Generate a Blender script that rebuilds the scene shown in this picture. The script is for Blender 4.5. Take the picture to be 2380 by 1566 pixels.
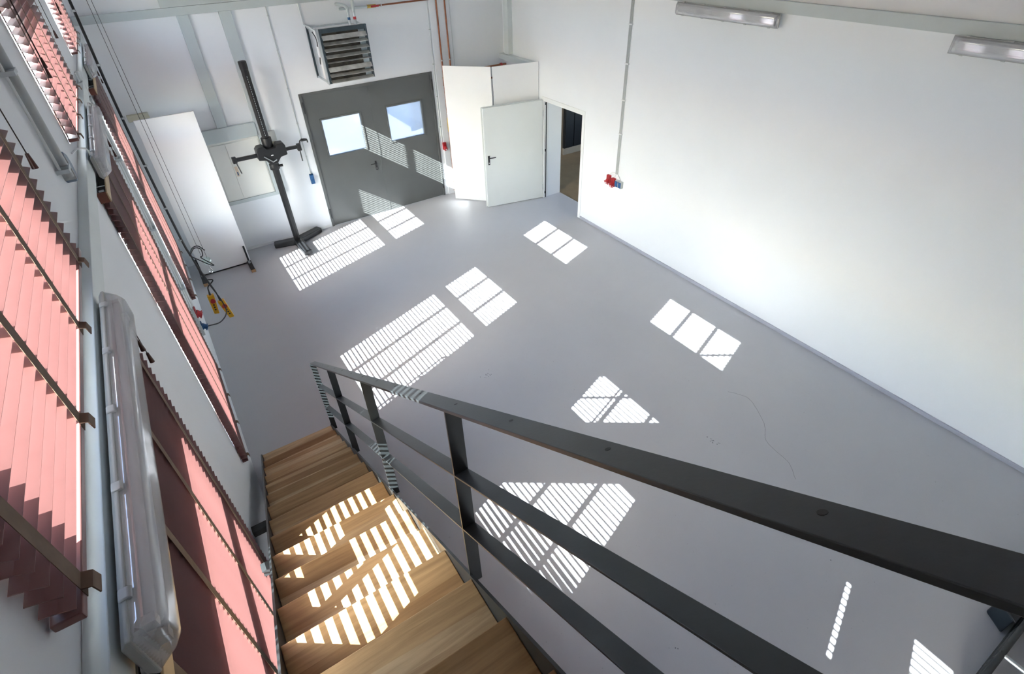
import bpy, math, random
from mathutils import Vector, Matrix, Quaternion

random.seed(7)
for o in list(bpy.data.objects):
    bpy.data.objects.remove(o, do_unlink=True)
SC = bpy.context.scene
COL = SC.collection

# ------------------------------------------------------------------ camera
CAM_R = [[0.8380348347, -0.5447654576, -0.0304665714],
         [-0.3596006142, -0.5094681817, -0.7817477663],
         [0.4103474309, 0.6660876579, -0.6228500766]]
cd = bpy.data.cameras.new('camera')
cam = bpy.data.objects.new('camera', cd)
COL.objects.link(cam)
cd.sensor_fit = 'HORIZONTAL'
cd.sensor_width = 36.0
cd.lens = 36.0 * 1240.2233 / 2380.0
cd.clip_start = 0.02
cd.clip_end = 400
rt, dn, fw = [Vector(r) for r in CAM_R]
m = Matrix((rt, -dn, -fw)).transposed().to_4x4()
m.translation = Vector((0.52, 0.0, 5.0))
cam.matrix_world = m
SC.camera = cam

# ------------------------------------------------------------------ light
SUN_DIR = Vector((1.43, 0.508, -1.0)).normalized()
sl = bpy.data.lights.new('sun', 'SUN')
sl.energy = 22.0
sl.angle = math.radians(0.2)
sl.color = (0.97, 0.985, 1.0)
sun = bpy.data.objects.new('sun', sl)
COL.objects.link(sun)
sun.rotation_euler = SUN_DIR.to_track_quat('-Z', 'Y').to_euler()
sun.location = (-12, -4, 12)

W = bpy.data.worlds.new('world')
SC.world = W
W.use_nodes = True
nt = W.node_tree
nt.nodes.clear()
wo = nt.nodes.new('ShaderNodeOutputWorld')
bg = nt.nodes.new('ShaderNodeBackground')
sky = nt.nodes.new('ShaderNodeTexSky')
sky.sky_type = 'NISHITA'
sky.sun_disc = False
sky.sun_elevation = math.radians(33.4)
sky.sun_rotation = math.atan2(-SUN_DIR.x, -SUN_DIR.y)
sky.air_density = 1.0
sky.dust_density = 1.5
bg.inputs['Strength'].default_value = 1.0
nt.links.new(sky.outputs[0], bg.inputs['Color'])
nt.links.new(bg.outputs[0], wo.inputs['Surface'])

SC.view_settings.view_transform = 'Standard'
SC.view_settings.look = 'None'
SC.view_settings.exposure = 1.72
SC.view_settings.gamma = 1.0
SC.view_settings.use_curve_mapping = False
try:
    SC.cycles.max_bounces = 14
    SC.cycles.diffuse_bounces = 8
    SC.cycles.glossy_bounces = 4
    SC.cycles.transparent_max_bounces = 16
    SC.cycles.caustics_reflective = False
    SC.cycles.caustics_refractive = False
    SC.cycles.sample_clamp_indirect = 8.0
except Exception:
    pass

# ------------------------------------------------------------------ materials
M = {}


def principled(name, col, rough=0.5, metal=0.0, spec=0.5, var=0.0, vscale=6.0, bump=0.0, bscale=60.0, coat=0.0):
    mt = bpy.data.materials.new(name)
    mt.use_nodes = True
    n = mt.node_tree.nodes
    l = mt.node_tree.links
    b = n['Principled BSDF']
    b.inputs['Base Color'].default_value = (*col, 1)
    b.inputs['Roughness'].default_value = rough
    b.inputs['Metallic'].default_value = metal
    b.inputs['Specular IOR Level'].default_value = spec
    b.inputs['Coat Weight'].default_value = coat
    tc = n.new('ShaderNodeTexCoord')
    if var:
        no = n.new('ShaderNodeTexNoise')
        no.inputs['Scale'].default_value = vscale
        no.inputs['Detail'].default_value = 5
        l.new(tc.outputs['Object'], no.inputs['Vector'])
        rp = n.new('ShaderNodeValToRGB')
        rp.color_ramp.elements[0].position = 0.3
        rp.color_ramp.elements[1].position = 0.7
        rp.color_ramp.elements[0].color = (*[c * (1 - var) for c in col], 1)
        rp.color_ramp.elements[1].color = (*[min(1, c * (1 + var)) for c in col], 1)
        l.new(no.outputs['Fac'], rp.inputs['Fac'])
        l.new(rp.outputs['Color'], b.inputs['Base Color'])
    if bump:
        nb = n.new('ShaderNodeTexNoise')
        nb.inputs['Scale'].default_value = bscale
        nb.inputs['Detail'].default_value = 4
        l.new(tc.outputs['Object'], nb.inputs['Vector'])
        bp = n.new('ShaderNodeBump')
        bp.inputs['Strength'].default_value = bump
        bp.inputs['Distance'].default_value = 0.004
        l.new(nb.outputs['Fac'], bp.inputs['Height'])
        l.new(bp.outputs['Normal'], b.inputs['Normal'])
    M[name] = mt
    return mt


principled('wall_paint', (0.82, 0.845, 0.87), 0.6, spec=0.3, var=0.015, vscale=1.2, bump=0.06, bscale=45)
principled('ceiling_paint', (0.62, 0.63, 0.65), 0.7, spec=0.2, var=0.02)
principled('panel_white', (0.85, 0.86, 0.86), 0.45, var=0.01, vscale=2)
principled('steel_grey', (0.52, 0.58, 0.59), 0.45, var=0.03, vscale=3, bump=0.03)
principled('steel_pale', (0.66, 0.71, 0.71), 0.45, var=0.03, vscale=3, bump=0.03)
principled('frame_white', (0.80, 0.82, 0.82), 0.4)
principled('black_steel', (0.022, 0.026, 0.028), 0.42, spec=0.5, var=0.25, vscale=7, bump=0.05, bscale=90)
principled('black_plastic', (0.015, 0.016, 0.018), 0.45)
principled('stand_black', (0.010, 0.011, 0.013), 0.42, var=0.15, vscale=9)
principled('door_grey', (0.105, 0.112, 0.11), 0.42, var=0.05, vscale=2.5, bump=0.03)
principled('door_white', (0.72, 0.755, 0.745), 0.4, var=0.015, vscale=2)
principled('maroon_slat', (0.225, 0.104, 0.096), 0.32, var=0.12, vscale=3.5, bump=0.05, bscale=40)
principled('maroon_box', (0.17, 0.055, 0.035), 0.45, var=0.15, vscale=5)
principled('valance_tan', (0.50, 0.36, 0.20), 0.5, var=0.12, vscale=8)
principled('tape_brown', (0.16, 0.105, 0.07), 0.8, var=0.1, vscale=30)
principled('cord_brown', (0.03, 0.02, 0.018), 0.7)
principled('tassel_brown', (0.06, 0.02, 0.015), 0.4)
principled('galvanised', (0.55, 0.60, 0.62), 0.35, metal=0.7, var=0.12, vscale=14)
principled('pipe_pale', (0.70, 0.74, 0.74), 0.35, var=0.03)
principled('copper', (0.30, 0.115, 0.06), 0.38, metal=0.6, var=0.2, vscale=10)
principled('brass', (0.55, 0.38, 0.10), 0.35, metal=0.8)
principled('steel_bright', (0.6, 0.6, 0.6), 0.3, metal=0.9)
principled('red_plastic', (0.42, 0.022, 0.028), 0.4)
principled('blue_plastic', (0.015, 0.09, 0.24), 0.4)
principled('grey_plastic', (0.50, 0.53, 0.53), 0.45)
principled('white_plastic', (0.78, 0.80, 0.80), 0.4)
principled('sensor_blue', (0.22, 0.29, 0.37), 0.4)
principled('yellow_plastic', (0.62, 0.33, 0.008), 0.4)
principled('hatch_cream', (0.85, 0.85, 0.80), 0.45, var=0.02, vscale=2)
principled('cream_box', (0.62, 0.60, 0.47), 0.5)
principled('label_cream', (0.75, 0.62, 0.48), 0.6)
principled('heater_tray', (0.36, 0.42, 0.45), 0.38, metal=0.6, var=0.25, vscale=9)
principled('heater_frame', (0.065, 0.09, 0.105), 0.4, metal=0.5, var=0.2, vscale=9)
principled('louver_metal', (0.62, 0.62, 0.58), 0.35, metal=0.6, var=0.3, vscale=7)
principled('heater_dark', (0.05, 0.045, 0.035), 0.5, metal=0.4, var=0.5, vscale=14)
principled('concrete_out', (0.46, 0.45, 0.43), 0.9, var=0.1, vscale=0.6)
principled('outer_render', (0.6, 0.6, 0.6), 0.9)
principled('room_beige', (0.46, 0.39, 0.29), 0.7, var=0.05)
principled('room_brown', (0.23, 0.165, 0.095), 0.5, var=0.15, vscale=3)
principled('near_black', (0.008, 0.008, 0.009), 0.6)
principled('tube_white', (0.85, 0.86, 0.88), 0.35)
principled('lamp_tray', (0.42, 0.43, 0.41), 0.45)
principled('foot_black', (0.02, 0.02, 0.021), 0.6, var=0.2, vscale=20)
principled('wood_edge', (0.4, 0.24, 0.12), 0.6)
principled('navy_dark', (0.012, 0.02, 0.028), 0.45)
principled('back_paint', (0.25, 0.26, 0.28), 0.7)
principled('crack_grey', (0.20, 0.20, 0.22), 0.8)
principled('container_blue', (0.012, 0.04, 0.095), 0.5)
principled('skirting', (0.40, 0.41, 0.47), 0.5, var=0.06, vscale=2)


def make_floor():
    mt = principled('floor_coat', (0.40, 0.40, 0.43), 0.36, spec=0.4)
    n = mt.node_tree.nodes
    l = mt.node_tree.links
    b = n['Principled BSDF']
    tc = n.new('ShaderNodeTexCoord')
    a = n.new('ShaderNodeTexNoise')
    a.inputs['Scale'].default_value = 0.7
    a.inputs['Detail'].default_value = 6
    a.inputs['Roughness'].default_value = 0.6
    l.new(tc.outputs['Object'], a.inputs['Vector'])
    rp = n.new('ShaderNodeValToRGB')
    rp.color_ramp.elements[0].position = 0.3
    rp.color_ramp.elements[1].position = 0.7
    rp.color_ramp.elements[0].color = (0.455, 0.462, 0.488, 1)
    rp.color_ramp.elements[1].color = (0.49, 0.496, 0.52, 1)
    l.new(a.outputs['Fac'], rp.inputs['Fac'])
    # small scuffs and specks
    v = n.new('ShaderNodeTexNoise')
    v.inputs['Scale'].default_value = 38
    v.inputs['Detail'].default_value = 3
    l.new(tc.outputs['Object'], v.inputs['Vector'])
    r2 = n.new('ShaderNodeValToRGB')
    r2.color_ramp.elements[0].position = 0.235
    r2.color_ramp.elements[1].position = 0.27
    r2.color_ramp.elements[0].color = (0.72, 0.72, 0.72, 1)
    r2.color_ramp.elements[1].color = (1, 1, 1, 1)
    l.new(v.outputs['Fac'], r2.inputs['Fac'])
    mx = n.new('ShaderNodeMixRGB')
    mx.blend_type = 'MULTIPLY'
    mx.inputs[0].default_value = 0.8
    l.new(rp.outputs[0], mx.inputs[1])
    l.new(r2.outputs[0], mx.inputs[2])
    l.new(mx.outputs[0], b.inputs['Base Color'])
    bp = n.new('ShaderNodeBump')
    bp.inputs['Strength'].default_value = 0.05
    bp.inputs['Distance'].default_value = 0.01
    a2 = n.new('ShaderNodeTexNoise')
    a2.inputs['Scale'].default_value = 3.0
    a2.inputs['Detail'].default_value = 8
    l.new(tc.outputs['Object'], a2.inputs['Vector'])
    l.new(a2.outputs['Fac'], bp.inputs['Height'])
    l.new(bp.outputs['Normal'], b.inputs['Normal'])
    rr = n.new('ShaderNodeMapRange')
    rr.inputs[3].default_value = 0.42
    rr.inputs[4].default_value = 0.58
    l.new(a2.outputs['Fac'], rr.inputs[0])
    l.new(rr.outputs[0], b.inputs['Roughness'])


make_floor()


def make_wood():
    mt = principled('tread_wood', (0.45, 0.28, 0.14), 0.42, spec=0.4)
    n = mt.node_tree.nodes
    l = mt.node_tree.links
    b = n['Principled BSDF']
    tc = n.new('ShaderNodeTexCoord')
    oi = n.new('ShaderNodeObjectInfo')
    sx = n.new('ShaderNodeSeparateXYZ')
    l.new(tc.outputs['Object'], sx.inputs[0])

    def math_(op, a, bb=None):
        q = n.new('ShaderNodeMath')
        q.operation = op
        for i, s in enumerate((a, bb)):
            if s is None:
                continue
            if isinstance(s, (int, float)):
                q.inputs[i].default_value = s
            else:
                l.new(s, q.inputs[i])
        return q.outputs[0]
    seed = math_('MULTIPLY', oi.outputs['Random'], 97.0)
    # stave index across the tread (staves run along X, of uneven width, slightly skewed)
    wob = n.new('ShaderNodeTexNoise')
    wob.noise_dimensions = '1D'
    wob.inputs['Scale'].default_value = 5.0
    l.new(math_('ADD', sx.outputs[1], seed), wob.inputs['W'])
    yy = math_('ADD', math_('MULTIPLY', sx.outputs[1], 11.0), math_('MULTIPLY', wob.outputs['Fac'], 1.6))
    yy = math_('ADD', yy, math_('MULTIPLY', sx.outputs[0], math_('MULTIPLY', math_('SUBTRACT', oi.outputs['Random'], 0.5), 1.6)))
    idx = math_('FLOOR', math_('ADD', yy, seed))
    wn = n.new('ShaderNodeTexWhiteNoise')
    wn.noise_dimensions = '1D'
    l.new(idx, wn.inputs['W'])
    cr = n.new('ShaderNodeValToRGB')
    e = cr.color_ramp.elements
    e[0].position = 0.0
    e[0].color = (0.30, 0.165, 0.07, 1)
    e[1].position = 1.0
    e[1].color = (0.56, 0.40, 0.24, 1)
    for pos, c in ((0.25, (0.42, 0.265, 0.125, 1)), (0.55, (0.50, 0.33, 0.165, 1)), (0.8, (0.60, 0.44, 0.26, 1))):
        q = e.new(pos)
        q.color = c
    l.new(wn.outputs['Value'], cr.inputs['Fac'])
    # grain
    mp = n.new('ShaderNodeMapping')
    mp.inputs['Scale'].default_value = (2.2, 34.0, 34.0)
    cx = n.new('ShaderNodeCombineXYZ')
    l.new(math_('ADD', sx.outputs[0], seed), cx.inputs[0])
    l.new(math_('ADD', sx.outputs[1], math_('MULTIPLY', wn.outputs['Value'], 3.0)), cx.inputs[1])
    l.new(sx.outputs[2], cx.inputs[2])
    l.new(cx.outputs[0], mp.inputs['Vector'])
    g = n.new('ShaderNodeTexNoise')
    g.inputs['Scale'].default_value = 1.0
    g.inputs['Detail'].default_value = 7
    g.inputs['Roughness'].default_value = 0.62
    g.inputs['Distortion'].default_value = 0.5
    l.new(mp.outputs[0], g.inputs['Vector'])
    gr = n.new('ShaderNodeValToRGB')
    gr.color_ramp.elements[0].position = 0.28
    gr.color_ramp.elements[0].color = (0.62, 0.55, 0.48, 1)
    gr.color_ramp.elements[1].position = 0.66
    gr.color_ramp.elements[1].color = (1.08, 1.05, 1.0, 1)
    l.new(g.outputs['Fac'], gr.inputs['Fac'])
    mx = n.new('ShaderNodeMixRGB')
    mx.blend_type = 'MULTIPLY'
    mx.inputs[0].default_value = 0.85
    l.new(cr.outputs[0], mx.inputs[1])
    l.new(gr.outputs[0], mx.inputs[2])
    # knots
    kn = n.new('ShaderNodeTexNoise')
    kn.inputs['Scale'].default_value = 16
    kn.inputs['Detail'].default_value = 1
    cx2 = n.new('ShaderNodeCombineXYZ')
    l.new(math_('ADD', math_('MULTIPLY', sx.outputs[0], 0.6), seed), cx2.inputs[0])
    l.new(sx.outputs[1], cx2.inputs[1])
    l.new(cx2.outputs[0], kn.inputs['Vector'])
    kr = n.new('ShaderNodeValToRGB')
    kr.color_ramp.elements[0].position = 0.80
    kr.color_ramp.elements[0].color = (1, 1, 1, 1)
    kr.color_ramp.elements[1].position = 0.84
    kr.color_ramp.elements[1].color = (0.15, 0.09, 0.06, 1)
    l.new(kn.outputs['Fac'], kr.inputs['Fac'])
    m2 = n.new('ShaderNodeMixRGB')
    m2.blend_type = 'MULTIPLY'
    m2.inputs[0].default_value = 1.0
    l.new(mx.outputs[0], m2.inputs[1])
    l.new(kr.outputs[0], m2.inputs[2])
    l.new(m2.outputs[0], b.inputs['Base Color'])
    bp = n.new('ShaderNodeBump')
    bp.inputs['Strength'].default_value = 0.12
    bp.inputs['Distance'].default_value = 0.002
    l.new(g.outputs['Fac'], bp.inputs['Height'])
    l.new(bp.outputs['Normal'], b.inputs['Normal'])


make_wood()


def mix_mat(name, parts):
    """parts: list of (weight, bsdf type, colour, roughness); layered mix of plain shaders"""
    mt = bpy.data.materials.new(name)
    mt.use_nodes = True
    n = mt.node_tree.nodes
    l = mt.node_tree.links
    n.clear()
    out = n.new('ShaderNodeOutputMaterial')
    cur = None
    tot = 0.0
    for w, kind, col, rough in parts:
        s = n.new(kind)
        s.inputs['Color'].default_value = (*col, 1)
        if 'Roughness' in s.inputs:
            s.inputs['Roughness'].default_value = rough
        tot += w
        if cur is None:
            cur = s.outputs[0]
        else:
            mx = n.new('ShaderNodeMixShader')
            mx.inputs[0].default_value = w / tot
            l.new(cur, mx.inputs[1])
            l.new(s.outputs[0], mx.inputs[2])
            cur = mx.outputs[0]
    l.new(cur, out.inputs['Surface'])
    M[name] = mt


mix_mat('window_glass', [(0.93, 'ShaderNodeBsdfTransparent', (0.96, 0.98, 0.97), 0), (0.07, 'ShaderNodeBsdfGlossy', (1, 1, 1), 0.02)])
mix_mat('door_glass', [(0.55, 'ShaderNodeBsdfTransparent', (0.40, 0.42, 0.44), 0), (0.33, 'ShaderNodeBsdfTranslucent', (0.34, 0.36, 0.38), 0), (0.12, 'ShaderNodeBsdfGlossy', (1, 1, 1), 0.08)])
mix_mat('lamp_diffuser', [(0.66, 'ShaderNodeBsdfTransparent', (0.98, 0.98, 0.98), 0), (0.16, 'ShaderNodeBsdfDiffuse', (0.88, 0.89, 0.89), 0), (0.10, 'ShaderNodeBsdfTranslucent', (0.8, 0.8, 0.8), 0), (0.16, 'ShaderNodeBsdfGlossy', (0.95, 0.96, 1), 0.12)])
mix_mat('hook_glass', [(0.4, 'ShaderNodeBsdfTransparent', (0.8, 0.9, 0.87), 0), (0.3, 'ShaderNodeBsdfDiffuse', (0.35, 0.42, 0.40), 0), (0.3, 'ShaderNodeBsdfGlossy', (0.9, 0.95, 0.95), 0.1)])

# ------------------------------------------------------------------ mesh helpers


class MB:
    def __init__(s):
        s.v = []
        s.f = []

    def quadbox(s, p):
        b = len(s.v)
        s.v += [Vector(q) for q in p]
        for f in ((0, 3, 2, 1), (4, 5, 6, 7), (0, 1, 5, 4), (1, 2, 6, 5), (2, 3, 7, 6), (3, 0, 4, 7)):
            s.f.append([b + i for i in f])
        return s

    def box(s, x0, x1, y0, y1, z0, z1):
        return s.quadbox([(x0, y0, z0), (x1, y0, z0), (x1, y1, z0), (x0, y1, z0), (x0, y0, z1), (x1, y0, z1), (x1, y1, z1), (x0, y1, z1)])

    def obox(s, c, u, v, w):
        c, u, v, w = Vector(c), Vector(u), Vector(v), Vector(w)
        return s.quadbox([c - u - v - w, c + u - v - w, c + u + v - w, c - u + v - w, c - u - v + w, c + u - v + w, c + u + v + w, c - u + v + w])

    def cyl(s, a, b, r, n=12, r2=None):
        a, b = Vector(a), Vector(b)
        d = (b - a).normalized()
        u = d.orthogonal().normalized()
        w = d.cross(u)
        r2 = r if r2 is None else r2
        i0 = len(s.v)
        for p, rr in ((a, r), (b, r2)):
            for k in range(n):
                t = 2 * math.pi * k / n
                s.v.append(p + (u * math.cos(t) + w * math.sin(t)) * rr)
        for k in range(n):
            k2 = (k + 1) % n
            s.f.append([i0 + k, i0 + k2, i0 + n + k2, i0 + n + k])
        s.f.append([i0 + k for k in reversed(range(n))])
        s.f.append([i0 + n + k for k in range(n)])
        return s

    def tube(s, pts, r, n=8):
        pts = [Vector(p) for p in pts]
        i0 = len(s.v)
        up = None
        N = len(pts)
        for i, p in enumerate(pts):
            d = (pts[min(i + 1, N - 1)] - pts[max(i - 1, 0)]).normalized()
            if up is None:
                up = d.orthogonal().normalized()
            else:
                up = (up - d * up.dot(d))
                up = up.normalized() if up.length > 1e-6 else d.orthogonal().normalized()
            w = d.cross(up)
            for k in range(n):
                t = 2 * math.pi * k / n
                s.v.append(p + (up * math.cos(t) + w * math.sin(t)) * r)
        for i in range(N - 1):
            for k in range(n):
                k2 = (k + 1) % n
                s.f.append([i0 + i * n + k, i0 + i * n + k2, i0 + (i + 1) * n + k2, i0 + (i + 1) * n + k])
        s.f.append([i0 + k for k in reversed(range(n))])
        s.f.append([i0 + (N - 1) * n + k for k in range(n)])
        return s

    def prism(s, poly, axis, a0, a1):
        """poly: list of 2D points; axis 'x' -> (y,z), 'y' -> (x,z), 'z' -> (x,y)"""
        def P(p, a):
            return Vector({'x': (a, p[0], p[1]), 'y': (p[0], a, p[1]), 'z': (p[0], p[1], a)}[axis])
        n = len(poly)
        i0 = len(s.v)
        s.v += [P(p, a0) for p in poly] + [P(p, a1) for p in poly]
        for k in range(n):
            k2 = (k + 1) % n
            s.f.append([i0 + k, i0 + k2, i0 + n + k2, i0 + n + k])
        s.f.append([i0 + k for k in reversed(range(n))])
        s.f.append([i0 + n + k for k in range(n)])
        return s

    def xform(s, mat):
        s.v = [mat @ v for v in s.v]
        return s

    def build(s, name, mat, parent=None, smooth=False, bevel=0.0, seg=2, label=None):
        off = Vector((0, 0, 0))
        if parent is not None:
            r = parent
            while r.parent is not None:
                r = r.parent
            off = Vector(r.location)
        else:
            xs = [v.x for v in s.v]
            ys = [v.y for v in s.v]
            zs = [v.z for v in s.v]
            off = Vector(((min(xs) + max(xs)) / 2, (min(ys) + max(ys)) / 2, min(zs)))
        me = bpy.data.meshes.new(name)
        me.from_pydata([tuple(v - off) for v in s.v], [], s.f)
        me.materials.append(M[mat])
        import bmesh
        bm = bmesh.new()
        bm.from_mesh(me)
        bmesh.ops.recalc_face_normals(bm, faces=bm.faces)
        bm.to_mesh(me)
        bm.free()
        if smooth:
            for p in me.polygons:
                p.use_smooth = True
        o = bpy.data.objects.new(name, me)
        COL.objects.link(o)
        if parent is None:
            o.location = off
        else:
            o.parent = parent
        if bevel:
            bv = o.modifiers.new('bevel', 'BEVEL')
            bv.width = bevel
            bv.segments = seg
            bv.limit_method = 'ANGLE'
            bv.angle_limit = math.radians(40)
        if smooth:
            es = o.modifiers.new('split', 'EDGE_SPLIT')
            es.split_angle = math.radians(40)
        if label:
            o['label'] = label
        return o


def tag(o, label, cat=None, group=None, kind=None):
    o['label'] = label
    if cat:
        o['category'] = cat
    if group:
        o['group'] = group
    if kind:
        o['kind'] = kind
    return o


def thing(name, loc, label, cat=None, group=None, kind=None):
    o = bpy.data.objects.new(name, None)
    o.empty_display_size = 0.1
    COL.objects.link(o)
    o.location = loc
    tag(o, label, cat, group, kind)
    return o


def copy_tree(root, loc, label):
    r = root.copy()
    COL.objects.link(r)
    r.location = loc
    r['label'] = label
    for ch in root.children:
        c = ch.copy()
        COL.objects.link(c)
        c.parent = r
        for g in ch.children:
            d = g.copy()
            COL.objects.link(d)
            d.parent = c
    return r


def smooth_path(pts, n=8):
    """Catmull-Rom through points"""
    P = [Vector(p) for p in pts]
    P = [P[0] * 2 - P[1]] + P + [P[-1] * 2 - P[-2]]
    out = []
    for i in range(1, len(P) - 2):
        for k in range(n):
            t = k / n
            a, b, c, d = P[i - 1], P[i], P[i + 1], P[i + 2]
            out.append(0.5 * ((2 * b) + (c - a) * t + (2 * a - 5 * b + 4 * c - d) * t * t + (3 * b - a - 3 * c + d) * t ** 3))
    out.append(P[-2])
    return out


# ------------------------------------------------------------------ room shell
RX = 7.12      # right wall
FY = 10.60     # far wall
BY = -5.2      # back wall
HZ = 6.3       # ceiling
PER = 3.49
CRACK = [(5.50, 2.75, 0), (5.57, 2.65, 0), (5.61, 2.48, 0), (5.41, 2.13, 0), (5.22, 1.97, 0), (5.17, 1.81, 0), (5.14, 1.60, 0), (5.0, 1.42, 0)]
POCKS = [(4.69, 2.29, 16, 0.035), (3.07, 4.86, 14, 0.05), (4.9, 0.6, 5, 0.3), (2.6, 0.9, 3, 0.05)]
BAYS = {'D': -2.63, 'C': 0.86, 'B': 4.35, 'A': 7.84}   # start of each blind
BW = 1.76

floor = tag(MB().box(-0.3, RX + 0.45, BY - 0.3, FY + 0.3, -0.2, 0.0).build('floor', 'floor_coat'),
    'smooth pale lilac-grey coated floor of the hall', kind='structure')
tag(MB().box(-0.3, RX + 0.45, BY - 0.3, FY + 0.3, HZ, HZ + 0.25).build('ceiling', 'ceiling_paint'),
    'pale grey ceiling high above the hall', kind='structure')

# left wall with window openings: strips between the openings
wl = MB()
ys = [BY - 0.3]
for b in sorted(BAYS.values()):
    ys += [b + 0.05, b + 1.62]
ys.append(FY + 0.3)
for i in range(0, len(ys), 2):
    wl.box(-0.3, 0, ys[i], ys[i + 1], 0, HZ)
for b in BAYS.values():
    for z0, z1 in ((0, 0.97), (3.30, 3.92), (4.76, HZ)) if b > 0 else ((0, 0.97), (3.30, HZ)):
        wl.box(-0.3, 0, b + 0.05, b + 1.62, z0, z1)
tag(wl.build('wall_left', 'wall_paint'), 'white left wall pierced by lower and upper windows', kind='structure')

wf = MB()
DX0, DX1, DH = 2.775, 5.415, 2.575
wf.box(0, DX0, FY, FY + 0.3, 0, HZ)
wf.box(DX1, RX, FY, FY + 0.3, 0, HZ)
wf.box(DX0, DX1, FY, FY + 0.3, DH, HZ)
tag(wf.build('wall_far', 'wall_paint'), 'white far wall with grey double door', kind='structure')

wr = MB()
EY0, EY1, EH = 7.90, 9.14, 2.06
wr.box(RX, RX + 0.45, BY, EY0, 0, HZ)
wr.box(RX, RX + 0.45, EY1, FY + 0.3, 0, HZ)
wr.box(RX, RX + 0.45, EY0, EY1, EH, HZ)
tag(wr.build('wall_right', 'wall_paint'), 'large blank white right wall', kind='structure')
tag(MB().box(0, RX, BY - 0.3, BY, 0, HZ).build('wall_back', 'back_paint'), 'grey back wall behind the stair landing', kind='structure')

bb = MB().box(RX - 0.022, RX, BY, EY0 - 0.06, 0, 0.055)
tag(bb.build('baseboard_right', 'skirting', bevel=0.004), 'low lilac-grey skirting along the right wall', kind='structure')
tag(MB().box(1.1, DX0 - 0.05, FY - 0.012, FY, 0, 0.05).build('baseboard_far', 'frame_white'), 'low pale skirting on the far wall beside the double door', kind='structure')

# ---- steel frame members
tr = MB().box(0, 0.05, BY, FY, 3.735, 3.85)
tag(tr.build('trim_1', 'steel_pale', bevel=0.003), 'pale grey steel beam along the left wall between window rows', kind='structure')
tr = MB().box(RX - 0.05, RX, BY, FY - 0.2, 3.975, 4.10)
tag(tr.build('trim_2', 'steel_grey', bevel=0.004), 'grey steel beam along the right wall above the lamps', kind='structure')
tr = MB().box(0.02, RX - 0.05, FY - 0.05, FY, 3.93, 4.04)
tag(tr.build('trim_3', 'steel_grey', bevel=0.003), 'grey steel beam across the top of the far wall', kind='structure')
tr = MB().box(1.15, RX - 0.05, FY - 0.075, FY, 4.045, 4.35)
tag(tr.build('trim_4', 'steel_grey', bevel=0.004), 'deep grey steel fascia above the far wall beam', kind='structure')
tr = MB().box(1.315, 1.475, FY - 0.05, FY, 2.275, 3.93)
tag(tr.build('trim_5', 'steel_grey', bevel=0.004), 'short grey steel post standing on the hatch lintel', kind='structure')
tr = MB().box(1.91, 2.09, FY - 0.05, FY, 0.96, 3.93)
tag(tr.build('trim_6', 'steel_grey', bevel=0.004), 'long grey steel post on the far wall right of the hatch', kind='structure')
tr = MB().box(1.06, 1.91, FY - 0.07, FY, 2.05, 2.275)
tag(tr.build('trim_7', 'steel_grey', bevel=0.004), 'grey steel lintel over the cream hatch', kind='structure')
tr = MB().box(1.04, 2.09, FY - 0.04, FY, 0.935, 1.0)
tag(tr.build('trim_8', 'steel_grey', bevel=0.003), 'grey steel sill under the cream hatch', kind='structure')
tr = MB().box(5.50, 5.92, FY - 0.03, FY, 0.0, HZ)
tag(tr.build('trim_9', 'wall_paint', bevel=0.003), 'flat white pilaster behind the copper pipes', kind='structure')
tr = MB().box(RX - 0.11, RX, 10.24, 10.40, 2.72, HZ)
tag(tr.build('trim_10', 'steel_pale', bevel=0.004), 'pale grey steel corner post above the partition panels', kind='structure')
tr = MB().box(RX - 0.12, RX, 9.34, FY, 2.60, 2.70)
tag(tr.build('trim_11', 'steel_pale', bevel=0.004), 'pale grey steel ledge in the corner behind the partition', kind='structure')

# ---- windows
wi = 0


def window(y, z0, z1, transom, label):
    global wi
    wi += 1
    g0, g1 = y + 0.12, y + 1.505
    o0, o1 = y + 0.05, y + 1.62
    zb, zt = (0.97, 3.30) if transom else (3.92, 4.76)
    r = thing('window_%d' % wi, (-0.1, (g0 + g1) / 2, zb), label, kind='structure')
    fr = MB()
    fr.box(-0.12, -0.06, o0, g0, zb, zt).box(-0.12, -0.06, g1, o1, zb, zt)
    fr.box(-0.12, -0.06, g0, g1, zb, z0).box(-0.12, -0.06, g0, g1, z1, zt)
    fr.build('window_frame', 'frame_white', r)
    if transom:
        MB().box(-0.125, -0.055, g0, g1, 2.44, 2.57).build('transom', 'frame_white', r)
        MB().box(-0.095, -0.089, g0, g1, z0, 2.44).build('pane', 'window_glass', r)
        MB().box(-0.095, -0.089, g0, g1, 2.57, z1).build('pane', 'window_glass', r)
        MB().box(-0.06, 0.002, o0, o1, zb, zb + 0.018).build('window_sill', 'frame_white', r)
    else:
        MB().box(-0.095, -0.089, g0, g1, z0, z1).build('pane', 'window_glass', r)
        MB().box(-0.06, 0.0, o0, o1, zb, zb + 0.012).build('window_sill', 'frame_white', r)


names = {'A': 'farthest from the stair', 'B': 'in the middle bay', 'C': 'beside the staircase', 'D': 'behind the stair landing'}
for k, y in BAYS.items():
    window(y, 1.09, 3.14, True, 'tall lower window with a transom, %s' % names[k])
for k, y in BAYS.items():
    if k == 'D':
        continue
    window(y, 4.014, 4.60, False, 'low upper window above the left beam, %s' % names[k])

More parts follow.
